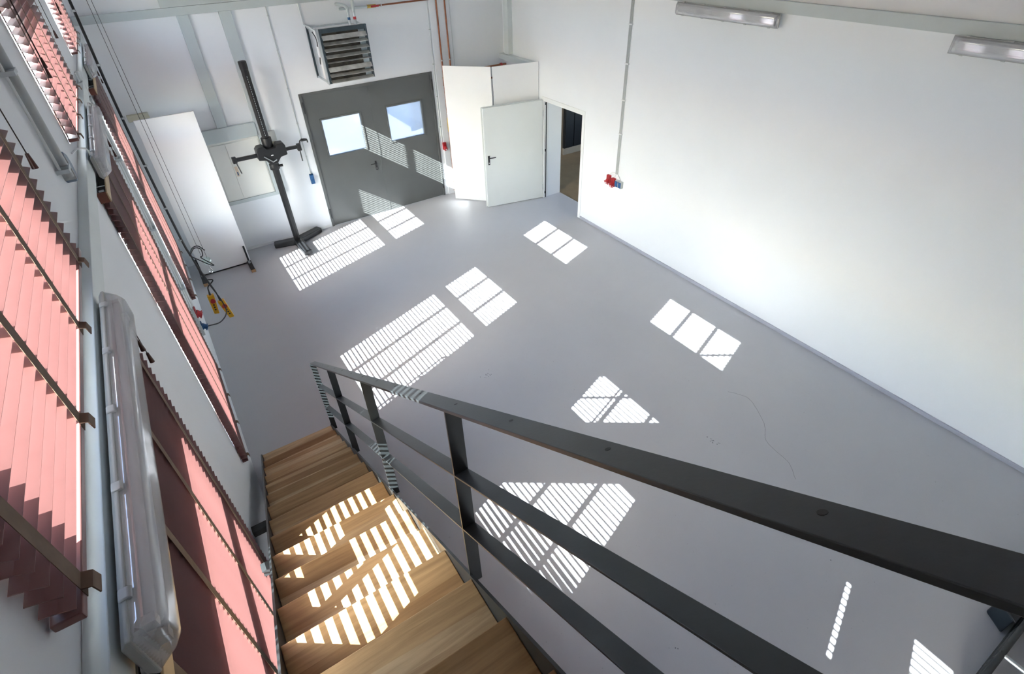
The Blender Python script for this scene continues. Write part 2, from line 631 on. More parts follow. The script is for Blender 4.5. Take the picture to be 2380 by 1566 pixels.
# ---- double door in the far wall
d1 = thing('door_1', ((DX0 + DX1) / 2, FY, 0), 'dark grey steel double door with two square windows', kind='structure')
fr = MB()
fr.box(DX0, DX0 + 0.05, FY - 0.015, FY + 0.12, 0, DH).box(DX1 - 0.05, DX1, FY - 0.015, FY + 0.12, 0, DH)
fr.box(DX0 + 0.05, DX1 - 0.05, FY - 0.015, FY + 0.12, DH - 0.05, DH)
fr.build('door_frame', 'door_grey', d1, bevel=0.004)
SP = 4.08
for x0, x1, wx0, wx1, wz0, wz1 in ((DX0 + 0.052, SP - 0.003, 3.07, 3.815, 1.40, 2.07), (SP + 0.003, DX1 - 0.052, 4.365, 5.10, 1.42, 2.075)):
    y0, y1 = FY + 0.004, FY + 0.06
    lf = MB()
    lf.box(x0, wx0, y0, y1, 0.01, DH - 0.053).box(wx1, x1, y0, y1, 0.01, DH - 0.053)
    lf.box(wx0, wx1, y0, y1, 0.01, wz0).box(wx0, wx1, y0, y1, wz1, DH - 0.053)
    leaf = lf.build('door_leaf', 'door_grey', d1)
    gf = MB()
    t = 0.032
    gf.box(wx0 - t, wx0, y0 - 0.012, y0, wz0 - t, wz1 + t).box(wx1, wx1 + t, y0 - 0.012, y0, wz0 - t, wz1 + t)
    gf.box(wx0, wx1, y0 - 0.012, y0, wz0 - t, wz0).box(wx0, wx1, y0 - 0.012, y0, wz1, wz1 + t)
    gf.build('glazing_frame', 'door_grey', leaf, bevel=0.004)
    MB().box(wx0, wx1, FY + 0.03, FY + 0.036, wz0, wz1).build('pane', 'door_glass', leaf)
    hx = x0 - 0.02 if x0 < 3 else x1 + 0.02
    for hz in (0.28, 2.34):
        MB().cyl((hx, FY - 0.022, hz - 0.10), (hx, FY - 0.022, hz + 0.10), 0.014, 10).build('hinge', 'black_steel', leaf, smooth=True)
    if x0 < 3:
        MB().prism([(3.945 + 0.02 * math.cos(a) + 0.0, 1.02 + (0.075 if math.sin(a) > 0 else -0.075) + 0.02 * math.sin(a)) for a in [i * math.pi / 6 for i in range(12)]], 'y', FY - 0.006, FY + 0.004).build('handle_plate', 'black_plastic', leaf)
        MB().cyl((3.945, FY - 0.05, 1.075), (3.945, FY, 1.075), 0.010).tube([(3.95, FY - 0.052, 1.075), (3.88, FY - 0.055, 1.075), (3.82, FY - 0.05, 1.072)], 0.010).build('handle', 'black_plastic', leaf, smooth=True)
        MB().cyl((3.945, FY - 0.012, 0.965), (3.945, FY, 0.965), 0.011).build('lock_cylinder', 'steel_bright', leaf)
    else:
        MB().box(SP - 0.02, SP + 0.012, y0 - 0.006, y0, 0.02, DH - 0.06).build('door_astragal', 'door_grey', leaf)

# ---- single white door in the right wall, leaf standing open
d2 = thing('door_2', (RX, EY1, 0), 'open white steel door leaf in its frame on the right wall', kind='structure')
fr = MB()
fr.box(RX - 0.015, RX + 0.10, EY0 - 0.05, EY0 + 0.02, 0, EH + 0.05).box(RX - 0.015, RX + 0.10, EY1 - 0.02, EY1 + 0.06, 0, EH + 0.05)
fr.box(RX - 0.015, RX + 0.10, EY0 + 0.02, EY1 - 0.02, EH - 0.03, EH + 0.05)
fr.build('door_frame', 'frame_white', d2, bevel=0.004)
MB().box(RX + 0.03, RX + 0.045, EY1 - 0.030, EY1 - 0.019, 0.0, EH - 0.03).build('door_seal', 'near_black', d2)
ha = Vector((RX - 0.02, EY1 + 0.02, 0))
hb = Vector((5.855, 9.44, 0))
u = (hb - ha).normalized()
nrm = Vector((-u.y, u.x, 0))
if nrm.y > 0:
    nrm = -nrm
Ld = (hb - ha).length
c = (ha + hb) / 2
leaf = MB().obox(c + Vector((0, 0, 1.03)) - nrm * 0.0, u * Ld / 2, nrm * 0.025, Vector((0, 0, 1.02))).build('door_leaf', 'door_white', d2, bevel=0.006)
MB().obox(c + Vector((0, 0, 2.04)) - nrm * 0.03, u * (Ld / 2 + 0.015), nrm * 0.006, Vector((0, 0, 0.02))).obox(c + u * (Ld / 2 + 0.008) + Vector((0, 0, 1.03)) - nrm * 0.03, u * 0.016, nrm * 0.006, Vector((0, 0, 1.02))).build('rebate', 'door_white', leaf)
hp = ha + u * (Ld - 0.075) + Vector((0, 0, 1.02)) + nrm * 0.028
MB().obox(hp, u * 0.021, nrm * 0.005, Vector((0, 0, 0.095))).build('handle_plate', 'black_plastic', leaf, bevel=0.012, seg=3)
q = hp + Vector((0, 0, 0.06))
MB().cyl(q, q + nrm * 0.045, 0.010).tube([q + nrm * 0.045 + u * 0.005, q + nrm * 0.05 - u * 0.07, q + nrm * 0.043 - u * 0.135], 0.010).build('handle', 'black_plastic', leaf, smooth=True)
MB().cyl(hp - Vector((0, 0, 0.05)) + nrm * 0.002, hp - Vector((0, 0, 0.05)) + nrm * 0.012, 0.010).build('lock_cylinder', 'steel_bright', leaf)
for z in (0.25, 1.03, 1.8):
    MB().cyl((RX - 0.03, EY1 + 0.005, z - 0.06), (RX - 0.03, EY1 + 0.005, z + 0.06), 0.010, 8).build('hinge', 'galvanised', d2)
for z in (0.12, 1.05, 1.98):
    MB().box(RX + 0.012, RX + 0.028, EY1 - 0.030, EY1 - 0.018, z - 0.025, z + 0.025).build('latch_keep', 'near_black', d2)

# room beyond the single door
ax0, ax1, ay0, ay1 = RX + 0.45, 11.2, 6.2, 11.0
nr = MB()
nr.box(ax0 - 0.02, ax1, ay1, ay1 + 0.15, 0, 3.0).box(ax1, ax1 + 0.15, ay0, 7.0, 0, 3.0).box(ax1, ax1 + 0.15, 9.4, ay1, 0, 3.0).box(ax1, ax1 + 0.15, 7.0, 9.4, 0, 1.1).box(ax1, ax1 + 0.15, 7.0, 9.4, 2.5, 3.0).box(ax0 - 0.02, ax1, ay0 - 0.15, ay0, 0, 3.0)  # unseen opening in the outer wall added so sky light brightens the room
nr.box(ax0 - 0.02, ax1, ay0, ay1, 3.0, 3.15)
tag(nr.build('wall_annex', 'room_beige'), 'dim beige walls of the room beyond the open door', kind='structure')
tag(MB().box(ax0, ax1, ay0, ay1, -0.1, 0.002).build('floor_annex', 'room_brown'), 'brown floor of the dim room beyond the open door', kind='structure')
cab = thing('dark_cabinet', (9.6, ay1 - 0.03, 0.0), 'black panelled cupboard front seen through the open door', 'cupboard')
MB().box(9.06, 10.3, ay1 - 0.07, ay1 - 0.004, 0.17, 1.6).build('cupboard_body', 'near_black', cab)
for x0, x1 in ((9.08, 9.34), (9.36, 9.66)):
    MB().box(x0, x1, ay1 - 0.085, ay1 - 0.07, 0.2, 1.58).build('cupboard_door', 'near_black', cab, bevel=0.004)
MB().box(9.05, 10.31, ay1 - 0.06, ay1 - 0.004, 0.0, 0.17).build('plinth', 'room_beige', cab)

# ground outside
tag(MB().box(-60, 60, -60, 60, -0.35, -0.22).build('ground_outside', 'concrete_out'), 'pale paved ground outside the building', kind='structure')

# ------------------------------------------------------------------ staircase
RISE = 0.195
GO = 0.2966
Y1 = 5.2643
TX0, TX1 = 0.143, 0.948
SLOPE = RISE / GO
NT = 17


def yn(i):
    return Y1 - GO * i


st = thing('staircase', ((TX0 + TX1) / 2, 2.6, 0), 'straight steel staircase with oak treads and black flat-bar railing', 'staircase')
tm = None
for i in range(1, NT + 1):
    tw = 0.325
    if tm is None:
        mb = MB().box(TX0, TX1, -tw, 0, -0.042, 0)
        off = Vector(st.location)
        me = bpy.data.meshes.new('tread')
        me.from_pydata([tuple(v - Vector(((TX0 + TX1) / 2, 0, 0))) for v in mb.v], [], mb.f)
        me.materials.append(M['tread_wood'])
        tm = me
    o = bpy.data.objects.new('tread', tm)
    COL.objects.link(o)
    o.parent = st
    o.location = (0, yn(i) - st.location.y, RISE * i)
    bv = o.modifiers.new('bevel', 'BEVEL')
    bv.width = 0.004
    bv.segments = 2
ytop = yn(18)
ZL = RISE * 18


def stringer(x0, x1):
    # plate following the flight: top edge just below the nosing line
    pts = []
    up = 0.015

    def zl(y):
        return RISE + (yn(1) - y) * SLOPE + up
    dn_ = 0.355
    ya = yn(1) + 0.035
    yb = ytop
    pts = [(ya - 0.04, 0.0), (ya, 0.02), (ya, zl(ya) - 0.05), (ya - 0.03, zl(ya - 0.03)), (yb, zl(yb)), (yb, zl(yb) - dn_)]
    # lower edge reaches the floor
    yf = yn(1) + (RISE + up - dn_) / SLOPE
    pts.append((yf, 0.0))
    return MB().prism(pts, 'x', x0, x1)


stringer(TX1 + 0.001, TX1 + 0.013).build('stringer', 'black_steel', st)
stringer(TX0 - 0.013, TX0 - 0.001).build('stringer', 'black_steel', st)
# wall brackets on the left stringer
for y, z in ((3.02, 1.40), (2.34, 1.84), (1.2, 2.6)):
    MB().box(0.0, TX0 - 0.013, y - 0.03, y + 0.03, z - 0.06, z).build('wall_bracket', 'black_steel', st)
# railing
RX0, RX1 = 0.950, 1.006


def zrail(y, h):
    return 1.257 + h + (4.881 - y) * 0.6715


YR0, YR1 = 4.915, -0.16


def bar(name, h, x0, x1, t, y0=YR0, y1=YR1, mat='black_steel'):
    sl_ = math.sqrt(1 + 0.6715 ** 2)
    n_ = Vector((0, 0.6715, 1)) / sl_
    a = Vector((0, y0, zrail(y0, h)))
    b = Vector((0, y1, zrail(y1, h)))
    d = (b - a) / 2
    return MB().obox((a + b) / 2 + Vector(((x0 + x1) / 2, 0, 0)) - n_ * t / 2, ((x1 - x0) / 2, 0, 0), d, n_ * t / 2).build(name, mat, st, bevel=0.0015)


hr = bar('handrail', 0.0, RX0 - 0.002, RX1 + 0.006, 0.012)
bar('rail', -0.34, RX0, RX1, 0.008)
bar('rail', -0.68, RX0, RX1, 0.008)
for y in (4.905, 3.655, 2.375, 1.128, -0.14):
    zb = RISE + (yn(1) - y) * SLOPE - 0.06
    zt = zrail(y, -0.012)
    MB().box(RX0, RX1, y - 0.004, y + 0.004, max(zb, 0.1), zt).build('post', 'black_steel', st, bevel=0.001)
y = 1.115
for k in range(-9, 4):
    yy = 1.115 - 0.3353 * k
    if yy < -0.1 or yy > 4.7:
        continue
    z = zrail(yy, 0)
    n_ = Vector((0, 0.6715, 1)).normalized()
    p = Vector(((RX0 + RX1) / 2 + 0.01, yy, z))
    MB().cyl(p - n_ * 0.003, p + n_ * 0.0006, 0.006, 10).build('screw', 'near_black', hr)

# landing at the top of the flight
ld = thing('stair_landing', (0.55, -1.2, ZL), 'oak-floored steel landing at the head of the stair', 'landing')
MB().box(TX0 - 0.013, TX1 + 0.013, -2.4, ytop, ZL - 0.20, ZL - 0.042).build('landing_frame', 'black_steel', ld)
for k in range(7):
    MB().box(TX0 - 0.013, TX1 + 0.013, -2.4 + k * 0.3345, -2.4 + k * 0.3345 + 0.332, ZL - 0.042, ZL).build('landing_board', 'tread_wood', ld, bevel=0.003)
for h in (0.0, -0.34, -0.68):
    z = zrail(YR1, h)
    MB().box(RX0, RX1, -2.4, YR1 - 0.002, z - 0.01, z).build('guard_rail', 'black_steel', ld)
for y in (-1.25, -2.39):
    MB().box(RX0, RX1, y - 0.004, y + 0.004, ZL, zrail(YR1, 0) - 0.01).build('guard_post', 'black_steel', ld)
for y in (-0.35, -2.3):
    MB().box(TX0, TX0 + 0.06, y - 0.03, y + 0.03, 0, ZL - 0.20).build('landing_column', 'black_steel', ld)
    MB().box(TX1 - 0.06, TX1, y - 0.03, y + 0.03, 0, ZL - 0.20).build('landing_column', 'black_steel', ld)

MB().box(0.50, 0.512, -1.53, -0.965, 0, ZL - 0.20).build('sun_blocker', 'black_steel', ld)  # unseen panel added to block sun and narrow the floor's light strip

# ------------------------------------------------------------------ venetian blinds
PITCH = 0.045
SW = 0.055
TILT = math.radians(20.5)
XC = 0.0335
TAPES = (0.07, 0.60, 1.10, 1.62)
slat_mesh = None


def slat_data(t0, t1):
    """slightly crowned slat, room edge lower; may twist from tilt t0 to t1 along its length"""
    ns = 1 if t0 == t1 else 6
    vs, fs = [], []
    for k in range(ns + 1):
        a_ = t0 + (t1 - t0) * k / ns
        c_, s_ = math.cos(a_), math.sin(a_)
        for t, h in ((-0.5, 0.0), (0.0, 0.0018), (0.5, 0.0), (0.5, -0.0028), (0.0, -0.0010), (-0.5, -0.0028)):
            w_ = t * SW
            vs.append((w_ * c_ + h * s_, BW * k / ns, -w_ * s_ + h * c_))
    for k in range(ns):
        for j in range(6):
            j2 = (j + 1) % 6
            fs.append((k * 6 + j2, k * 6 + j, k * 6 + 6 + j, k * 6 + 6 + j2))
    fs.append(tuple(range(6)))
    fs.append(tuple(reversed(range(ns * 6, ns * 6 + 6))))
    me = bpy.data.meshes.new('slat')
    me.from_pydata(vs, [], fs)
    me.materials.append(M['maroon_slat'])
    return me


slat_mesh = slat_data(TILT, TILT)


def blind(y, zbot, ztop, box, label, group, cord_z, cord_dy, twist=False):
    r = thing('venetian_blind', (0.0, y, zbot), label, 'blind', group)
    z = zbot + 0.05
    n = 0
    while z < ztop - 0.02:
        me = slat_mesh
        if twist:
            e0 = min(1, max(0, (z - 1.50) / 0.11))
            e1 = min(1, max(0, (z - 1.22) / 0.11))
            if e0 < 1:
                me = slat_data(math.radians(-8 + 28.5 * e0), math.radians(-8 + 28.5 * e1))
        o = bpy.data.objects.new('slat', me)
        COL.objects.link(o)
        o.parent = r
        o.location = (XC, random.uniform(-0.002, 0.002), z - zbot)
        z += PITCH
    w2 = SW / 2 * math.cos(TILT)
    MB().box(XC - 0.027, XC + 0.027, y, y + BW, zbot, zbot + 0.021).build('bottom_rail', 'maroon_slat', r, bevel=0.003)
    for t in TAPES:
        mb = MB()
        mb.box(XC + w2 + 0.001, XC + w2 + 0.0022, y + t - 0.021, y + t + 0.021, zbot, ztop + 0.02)
        mb.box(XC - w2 - 0.0022, XC - w2 - 0.001, y + t - 0.025, y + t + 0.025, zbot, ztop + 0.02)
        tp = mb.build('tape', 'tape_brown', r)
        cl = MB()
        cl.prism([(XC + w2 + 0.002, zbot + 0.03), (XC + w2 + 0.020, zbot + 0.022), (XC + w2 + 0.024, zbot - 0.004), (XC + w2 + 0.021, zbot - 0.005), (XC + w2 + 0.017, zbot + 0.021), (XC + w2 + 0.002, zbot + 0.026)], 'y', y + t - 0.021, y + t + 0.021)
        cl.build('tape_end', 'tape_brown', tp)
    if box:
        zb = 3.55
        zt_ = 3.62
        hb_ = MB().box(0.0555, 0.0635, y - 0.005, y + BW + 0.005, zb, zt_).build('valance_board', 'valance_tan', r, bevel=0.002)
        MB().box(0.0, 0.0555, y - 0.005, y + 0.009, zb, zt_).build('valance_return', 'maroon_box', r)
        MB().box(0.0, 0.0555, y + BW - 0.009, y + BW + 0.005, zb, zt_).build('valance_return', 'maroon_box', r)
        MB().box(0.008, 0.048, y + 0.012, y + BW - 0.012, zb + 0.03, zb + 0.036).box(0.008, 0.010, y + 0.012, y + BW - 0.012, zb + 0.036, zb + 0.06).box(0.046, 0.048, y + 0.012, y + BW - 0.012, zb + 0.036, zb + 0.06).build('headrail', 'near_black', r)
        for t in TAPES:
            MB().cyl((0.013, y + t, zb + 0.05), (0.043, y + t, zb + 0.05), 0.014, 10).build('tape_drum', 'galvanised', r, smooth=True)
            MB().box(0.0, 0.054, y + t + 0.06, y + t + 0.075, zb + 0.066, zb + 0.069).build('mount_clip', 'galvanised', r)
    else:
        MB().box(0.004, 0.056, y, y + BW, ztop + 0.02, ztop + 0.07).build('headrail', 'maroon_box', r)
    cz = cord_z
    for dy, dz in cord_dy:
        cy = y + dy
        cx_ = 0.079
        cd_ = MB().cyl((cx_, cy, cz + dz), (cx_, cy, ztop + 0.02), 0.0022, 6).build('cord', 'cord_brown', r)
        MB().cyl((cx_, cy, cz + dz), (cx_, cy, cz + dz - 0.055), 0.006, 12, 0.011).build('tassel', 'tassel_brown', cd_, smooth=True)


lw = {'A': 'lower maroon slat blind nearest the far wall, behind the steel conduit',
      'B': 'lower maroon slat blind in the middle bay, ending beside the foot of the stair',
      'C': 'lower maroon slat blind running down beside the oak treads',
      'D': 'lower maroon slat blind behind the stair landing'}
up_ = {'A': 'smallest upper slat blind, at the far end above the left beam',
       'B': 'upper slat blind above the beam with two tassels, in the middle bay',
       'C': 'large upper slat blind filling the lower left edge of the view',
       'D': 'upper slat blind behind the stair landing'}
for k, y in BAYS.items():
    blind(y, 0.80, 3.54, True, lw[k], 'lower window blinds', 3.41, [(1.74, 0.0), (1.70, 0.10)] if k != 'D' else [], twist=(k == 'C'))
for k, y in BAYS.items():
    if k == 'D':
        continue
    blind(y, 3.955, 5.05, False, up_[k], 'upper window blinds', 4.37, [(0.05, 0.05), (0.02, 0.0), (1.74, 0.0)] if k != 'C' else [(1.72, 0.0)])

# ------------------------------------------------------------------ lamps
LL = 1.60


def lamp(center, face, label, group):
    """center: mid of the tray back; face: outward direction in XZ"""
    fx, fz = Vector(face).normalized()
    sx_, sz_ = -fz, fx
    cx_, cy, cz = center

    def P(a, b):    # a across, b outward
        return (cx_ + sx_ * a + fx * b, cz + sz_ * a + fz * b)
    r = thing('strip_light', (cx_, cy, cz - 0.06), label, 'lamp', group)
    y0, y1 = cy - LL / 2, cy + LL / 2
    MB().prism([P(-0.058, 0.0), P(0.058, 0.0), P(0.078, 0.014), P(0.078, 0.024), P(-0.078, 0.024), P(-0.078, 0.014)], 'y', y0, y1).build('tray', 'lamp_tray', r, bevel=0.004)
    # diffuser: ribbed clear trough with closed, sloping ends
    def trough(k, ym):
        pf = []
        nseg = 24
        for i in range(nseg + 1):
            t = i / nseg
            a = -0.073 + 0.146 * t
            e = abs(2 * t - 1)
            h = 0.024 + 0.058 * (1 - e ** 6) ** 0.5 * k
            h += 0.0007 * (1 if i % 2 else -1) if 2 < i < nseg - 2 else 0
            pf.append(P(a * (1 - 0.12 * (h - 0.024) / 0.058), h))
        return [Vector((p[0], ym, p[1])) for p in pf]
    rings = [trough(0.02, y0 + 0.006), trough(0.75, y0 + 0.024), trough(1.0, y0 + 0.05), trough(1.0, y1 - 0.05), trough(0.75, y1 - 0.024), trough(0.02, y1 - 0.006)]
    df = MB()
    for rg in rings:
        df.v += rg
    m_ = len(rings[0])
    for i in range(len(rings) - 1):
        for j in range(m_ - 1):
            df.f.append([i * m_ + j, i * m_ + j + 1, (i + 1) * m_ + j + 1, (i + 1) * m_ + j])
    do_ = df.build('diffuser', 'lamp_diffuser', r)
    for p_ in do_.data.polygons:
        p_.use_smooth = True
    so_ = do_.modifiers.new('thick', 'SOLIDIFY')
    so_.thickness = 0.0022
    so_.offset = 0
    MB().prism([P(-0.06, 0.0265), P(0.06, 0.0265), P(0.045, 0.036), P(-0.045, 0.036)], 'y', y0 + 0.04, y1 - 0.04).build('reflector', 'white_plastic', r)
    for s in (-1, 1):
        q = P(0.034 * s, 0.050)
        MB().cyl((q[0], y0 + 0.07, q[1]), (q[0], y1 - 0.07, q[1]), 0.0125, 12).build('fluorescent_tube', 'tube_white', r, smooth=True)
        for e_ in (y0 + 0.055, y1 - 0.055):
            MB().prism([P(0.034 * s - 0.014, 0.036), P(0.034 * s + 0.014, 0.036), P(0.034 * s + 0.014, 0.063), P(0.034 * s - 0.014, 0.063)], 'y', e_ - 0.012, e_ + 0.012).build('lamp_holder', 'white_plastic', r)
    for s in (-1, 1):
        for k in range(5):
            yy = y0 + 0.12 + k * (LL - 0.24) / 4
            MB().prism([P(0.076 * s, 0.006), P(0.083 * s, 0.010), P(0.084 * s, 0.030), P(0.078 * s, 0.036), P(0.072 * s, 0.034)], 'y', yy - 0.016, yy + 0.016).build('clip', 'grey_plastic', r, bevel=0.003)
    for s in (-1, 1):
        yy = cy + s * (LL / 2 - 0.2)
        MB().prism([P(-0.03, -0.012), P(0.03, -0.012), P(0.03, 0.0), P(-0.03, 0.0)], 'y', yy - 0.02, yy + 0.02).build('mount', 'galvanised', r)
    return r


LY = 1.64
lfl = [('long clear strip light in the foreground on the left beam', 0), ('clear strip light on the left beam beside the middle blinds', 1), ('smallest strip light at the far end of the left beam', 2)]
for lab, k in lfl:
    lamp((0.062, LY + 3.53 * k, 3.772), (1.0, 0.0), lab, 'strip lights on the left beam')
for lab, y in (('strip light under the right wall beam, nearer the door corner', 5.14), ('strip light under the right wall beam at the right edge', 1.70)):
    lamp((RX - 0.063, y, 3.90), (-1.0, 0.0), lab, 'strip lights on the right wall beam')

# ------------------------------------------------------------------ left wall fittings
cp = thing('wall_conduit', (0.03, 7.0, 1.2), 'silver conduit pipes running down the left wall between blinds', 'conduit')
MB().cyl((0.034, 6.98, 1.18), (0.034, 6.98, 3.93), 0.020, 14).build('pipe', 'pipe_pale', cp, smooth=True)
MB().cyl((0.022, 6.925, 1.20), (0.022, 6.925, 3.93), 0.010, 10).build('pipe', 'pipe_pale', cp, smooth=True)
MB().cyl((0.022, 6.89, 1.20), (0.022, 6.89, 3.93), 0.008, 10).build('pipe', 'pipe_pale', cp, smooth=True)
for z in (1.5, 2.3, 3.1, 3.7):
    MB().box(0.0, 0.058, 6.87, 7.01, z - 0.012, z + 0.012).build('pipe_clamp', 'galvanised', cp)
cp = thing('wall_conduit', (0.03, 3.5, 3.99), 'grey conduit pipe on the pier between upper blinds', 'conduit')
MB().cyl((0.034, 3.50, 4.0), (0.034, 3.50, 5.6), 0.021, 14).build('pipe', 'grey_plastic', cp, smooth=True)
MB().cyl((0.02, 3.43, 4.06), (0.02, 3.43, 5.6), 0.007, 8).build('pipe', 'pipe_pale', cp, smooth=True)
for z in (4.05, 4.5):
    MB().box(0.0, 0.058, 3.42, 3.525, z - 0.01, z + 0.01).build('pipe_clamp', 'galvanised', cp)
sb = thing('wall_sensor', (0.04, 3.62, 3.95), 'rounded blue-grey sensor box beside the upper conduit pipe', 'sensor')
MB().prism([(3.555 + 0.0, 4.09), (3.60, 4.10), (3.66, 4.07), (3.675, 4.02), (3.66, 3.97), (3.60, 3.945), (3.555, 3.955)], 'x', 0.0, 0.05).build('housing', 'sensor_blue', sb, bevel=0.008, seg=3)
MB().box(0.0, 0.054, 3.545, 3.56, 3.97, 4.08).build('cover_strip', 'grey_plastic', sb)
wc = MB().tube(smooth_path([(0.01, 4.18, 3.935), (0.045, 4.22, 3.945), (0.075, 4.32, 3.91), (0.07, 4.42, 3.84), (0.06, 4.5, 3.82)]), 0.006, 8)
tag(wc.build('lamp_cable', 'white_plastic', smooth=True), 'short white cable looping over the left beam to the lamp', 'cable')


def cee_socket(parent, p, nrm, up, w, h, mat):
    """industrial socket: body, tilted lid, outlet collar"""
    p, n_, u_ = Vector(p), Vector(nrm).normalized(), Vector(up).normalized()
    s_ = n_.cross(u_)
    b = MB().obox(p + n_ * 0.025, s_ * w / 2, n_ * 0.025, u_ * h / 2).build('socket_body', mat, parent, bevel=0.006)
    f = (n_ * 0.75 - u_ * 0.66).normalized()
    c_ = p + n_ * 0.055 - u_ * h * 0.18
    MB().cyl(c_ - f * 0.02, c_ + f * 0.035, w * 0.46, 14, w * 0.43).build('socket_collar', mat, b, smooth=True)
    g = u_ + n_ * 0.6
    MB().obox(c_ + f * 0.042, s_ * w * 0.44, f * 0.006, g.normalized() * w * 0.46).build('socket_lid', mat, b, bevel=0.003)
    MB().obox(c_ + f * 0.049, s_ * w * 0.12, f * 0.001, g.normalized() * w * 0.2).build('socket_mark', 'white_plastic', b)


sg = thing('socket_group', (0.03, 7.0, 0.8), 'red and blue power sockets at the foot of the left conduit', 'socket')
cee_socket(sg, (0.0, 6.93, 1.10), (1, 0, 0), (0, 0, 1), 0.075, 0.13, 'red_plastic')
cee_socket(sg, (0.0, 7.03, 1.06), (1, 0, 0), (0, 0, 1), 0.075, 0.13, 'red_plastic')
cee_socket(sg, (0.0, 6.93, 0.90), (1, 0, 0), (0, 0, 1), 0.075, 0.10, 'blue_plastic')
MB().box(0.0, 0.035, 6.87, 7.09, 0.78, 1.18).build('back_plate', 'grey_plastic', sg, bevel=0.004)

# crane pendant: cable, coil, yellow controls
PYc = 7.72
pc = MB().tube(smooth_path([(0.215, PYc, HZ), (0.21, PYc, 4.5), (0.19, PYc, 3.5), (0.195, PYc, 2.6), (0.215, PYc, 1.75), (0.235, PYc, 1.50)], 6), 0.014, 8)
pc = pc.build('pendant_cable', 'black_plastic', smooth=True)
tag(pc, 'thick black crane cable hanging along the left wall', 'cable')
for z in (4.35, 3.85, 3.3, 2.75, 2.2, 1.75):
    MB().cyl((0.20, PYc, z - 0.01), (0.20, PYc, z + 0.01), 0.021, 10).build('cable_tie', 'grey_plastic', pc)
cl = MB().tube(smooth_path([(0.235, PYc, 1.52), (0.31, PYc - 0.02, 1.60), (0.38, PYc - 0.03, 1.57), (0.37, PYc - 0.02, 1.47), (0.34, PYc, 1.44), (0.43, PYc - 0.03, 1.33), (0.45, PYc - 0.02, 1.29), (0.40, PYc, 1.31), (0.30, PYc, 1.42), (0.24, PYc, 1.50), (0.28, PYc + 0.03, 1.58), (0.36, PYc + 0.02, 1.60), (0.42, PYc + 0.01, 1.52)], 8), 0.007, 6)
tag(cl.build('cable_coil', 'black_plastic', smooth=True), 'tied coil of spare black cable beside the white panel', 'cable')


def pendant(loc, tilt, label, start, lid):
    r = thing('pendant_control', loc, label, 'control', 'crane pendant controls')
    L = Vector(loc)
    rot = Matrix.Translation(L) @ Matrix.Rotation(tilt, 4, 'Y')
    MB().prism([(-0.035, 0), (0.03, -0.01), (0.04, 0.20), (0.045, 0.30), (-0.045, 0.30), (-0.042, 0.2)], 'y', -0.035, 0.035).xform(rot).build('housing', 'yellow_plastic', r, bevel=0.010, seg=3)
    MB().cyl((0.005, -0.035, 0.22), (0.005, -0.062, 0.22), 0.030, 14, 0.034).xform(rot).build('stop_button', 'red_plastic', r, smooth=True)
    for z in (0.15, 0.11, 0.07):
        MB().cyl((0.0, -0.035, z), (0.0, -0.042, z), 0.011, 10).xform(rot).build('button', 'near_black', r)
    MB().cyl((0, 0, 0.30), (0, 0, 0.345), 0.016, 10, 0.011).xform(rot).build('cable_gland', 'black_plastic', r, smooth=True)
    top = rot @ Vector((0, 0, 0.345))
    pts = [top] + [Vector(p) for p in lid]
    MB().tube(smooth_path(pts, 7), 0.009, 8).build('cable', 'black_plastic', r, smooth=True)


pendant((0.235, PYc, 0.56), math.radians(3), 'shorter upright yellow crane control with red stop button', None, [(0.27, PYc - 0.02, 1.0), (0.36, PYc - 0.02, 1.08), (0.27, PYc, 1.14), (0.235, PYc, 1.5)])
pendant((0.40, PYc - 0.12, 0.50), math.radians(-10), 'longer tilted yellow crane control hanging nearest the floor', None, [(0.33, PYc - 0.08, 0.95), (0.28, PYc - 0.03, 1.2), (0.235, PYc, 1.5)])
sc = MB().tube(smooth_path([(0.235, PYc, 1.45), (0.30, PYc - 0.05, 1.05), (0.36, PYc - 0.15, 0.80), (0.36, PYc - 0.35, 0.72), (0.25, 7.10, 0.76), (0.10, 6.95, 0.85)], 8), 0.008, 8)
tag(sc.build('socket_cable', 'black_plastic', smooth=True), 'thin black cable curving from the pendant to the blue socket', 'cable')

hk = thing('wire_hook', (0.38, 8.0, 1.05), 'thin twin wires ending in a small glassy pulley hook', 'hook')
MB().cyl((0.345, 8.0, 1.32), (0.345, 8.0, HZ), 0.0025, 6).build('wire', 'near_black', hk)
MB().cyl((0.405, 8.0, 1.25), (0.375, 8.0, HZ), 0.0025, 6).build('wire', 'near_black', hk)
MB().cyl((0.375, 7.98, 1.24), (0.395, 8.02, 1.24), 0.055, 16).build('pulley', 'hook_glass', hk, smooth=True)
MB().tube(smooth_path([(0.385, 8.0, 1.19), (0.39, 8.0, 1.12), (0.41, 8.0, 1.07), (0.385, 8.0, 1.04), (0.365, 8.0, 1.07)], 5), 0.006, 6).build('hook', 'steel_bright', hk, smooth=True)

# ------------------------------------------------------------------ far wall fittings
# freestanding white panel
wp = thing('display_panel', (0.62, 10.07, 0), 'tall white display panel standing on two black feet', 'panel')
MB().box(0.205, 1.035, 10.05, 10.09, 0.03, 2.72).build('board', 'panel_white', wp, bevel=0.003)
MB().box(0.205, 1.035, 10.05, 10.09, 0.012, 0.03).build('board_edge', 'foot_black', wp)
for x in (0.19, 1.0):
    ft = MB().box(x - 0.035, x + 0.035, 9.66, 10.36, 0.0, 0.055).build('foot', 'foot_black', wp, bevel=0.004)
    MB().box(x - 0.036, x + 0.036, 9.655, 9.66, 0.0, 0.055).build('foot_end', 'wood_edge', ft)
    MB().box(x - 0.015, x + 0.015, 10.036, 10.049, 0.05, 0.36).build('bracket', 'black_steel', ft)
    MB().box(x - 0.02, x + 0.02, 9.93, 10.045, 0.055, 0.063).build('bracket_plate', 'galvanised', ft)
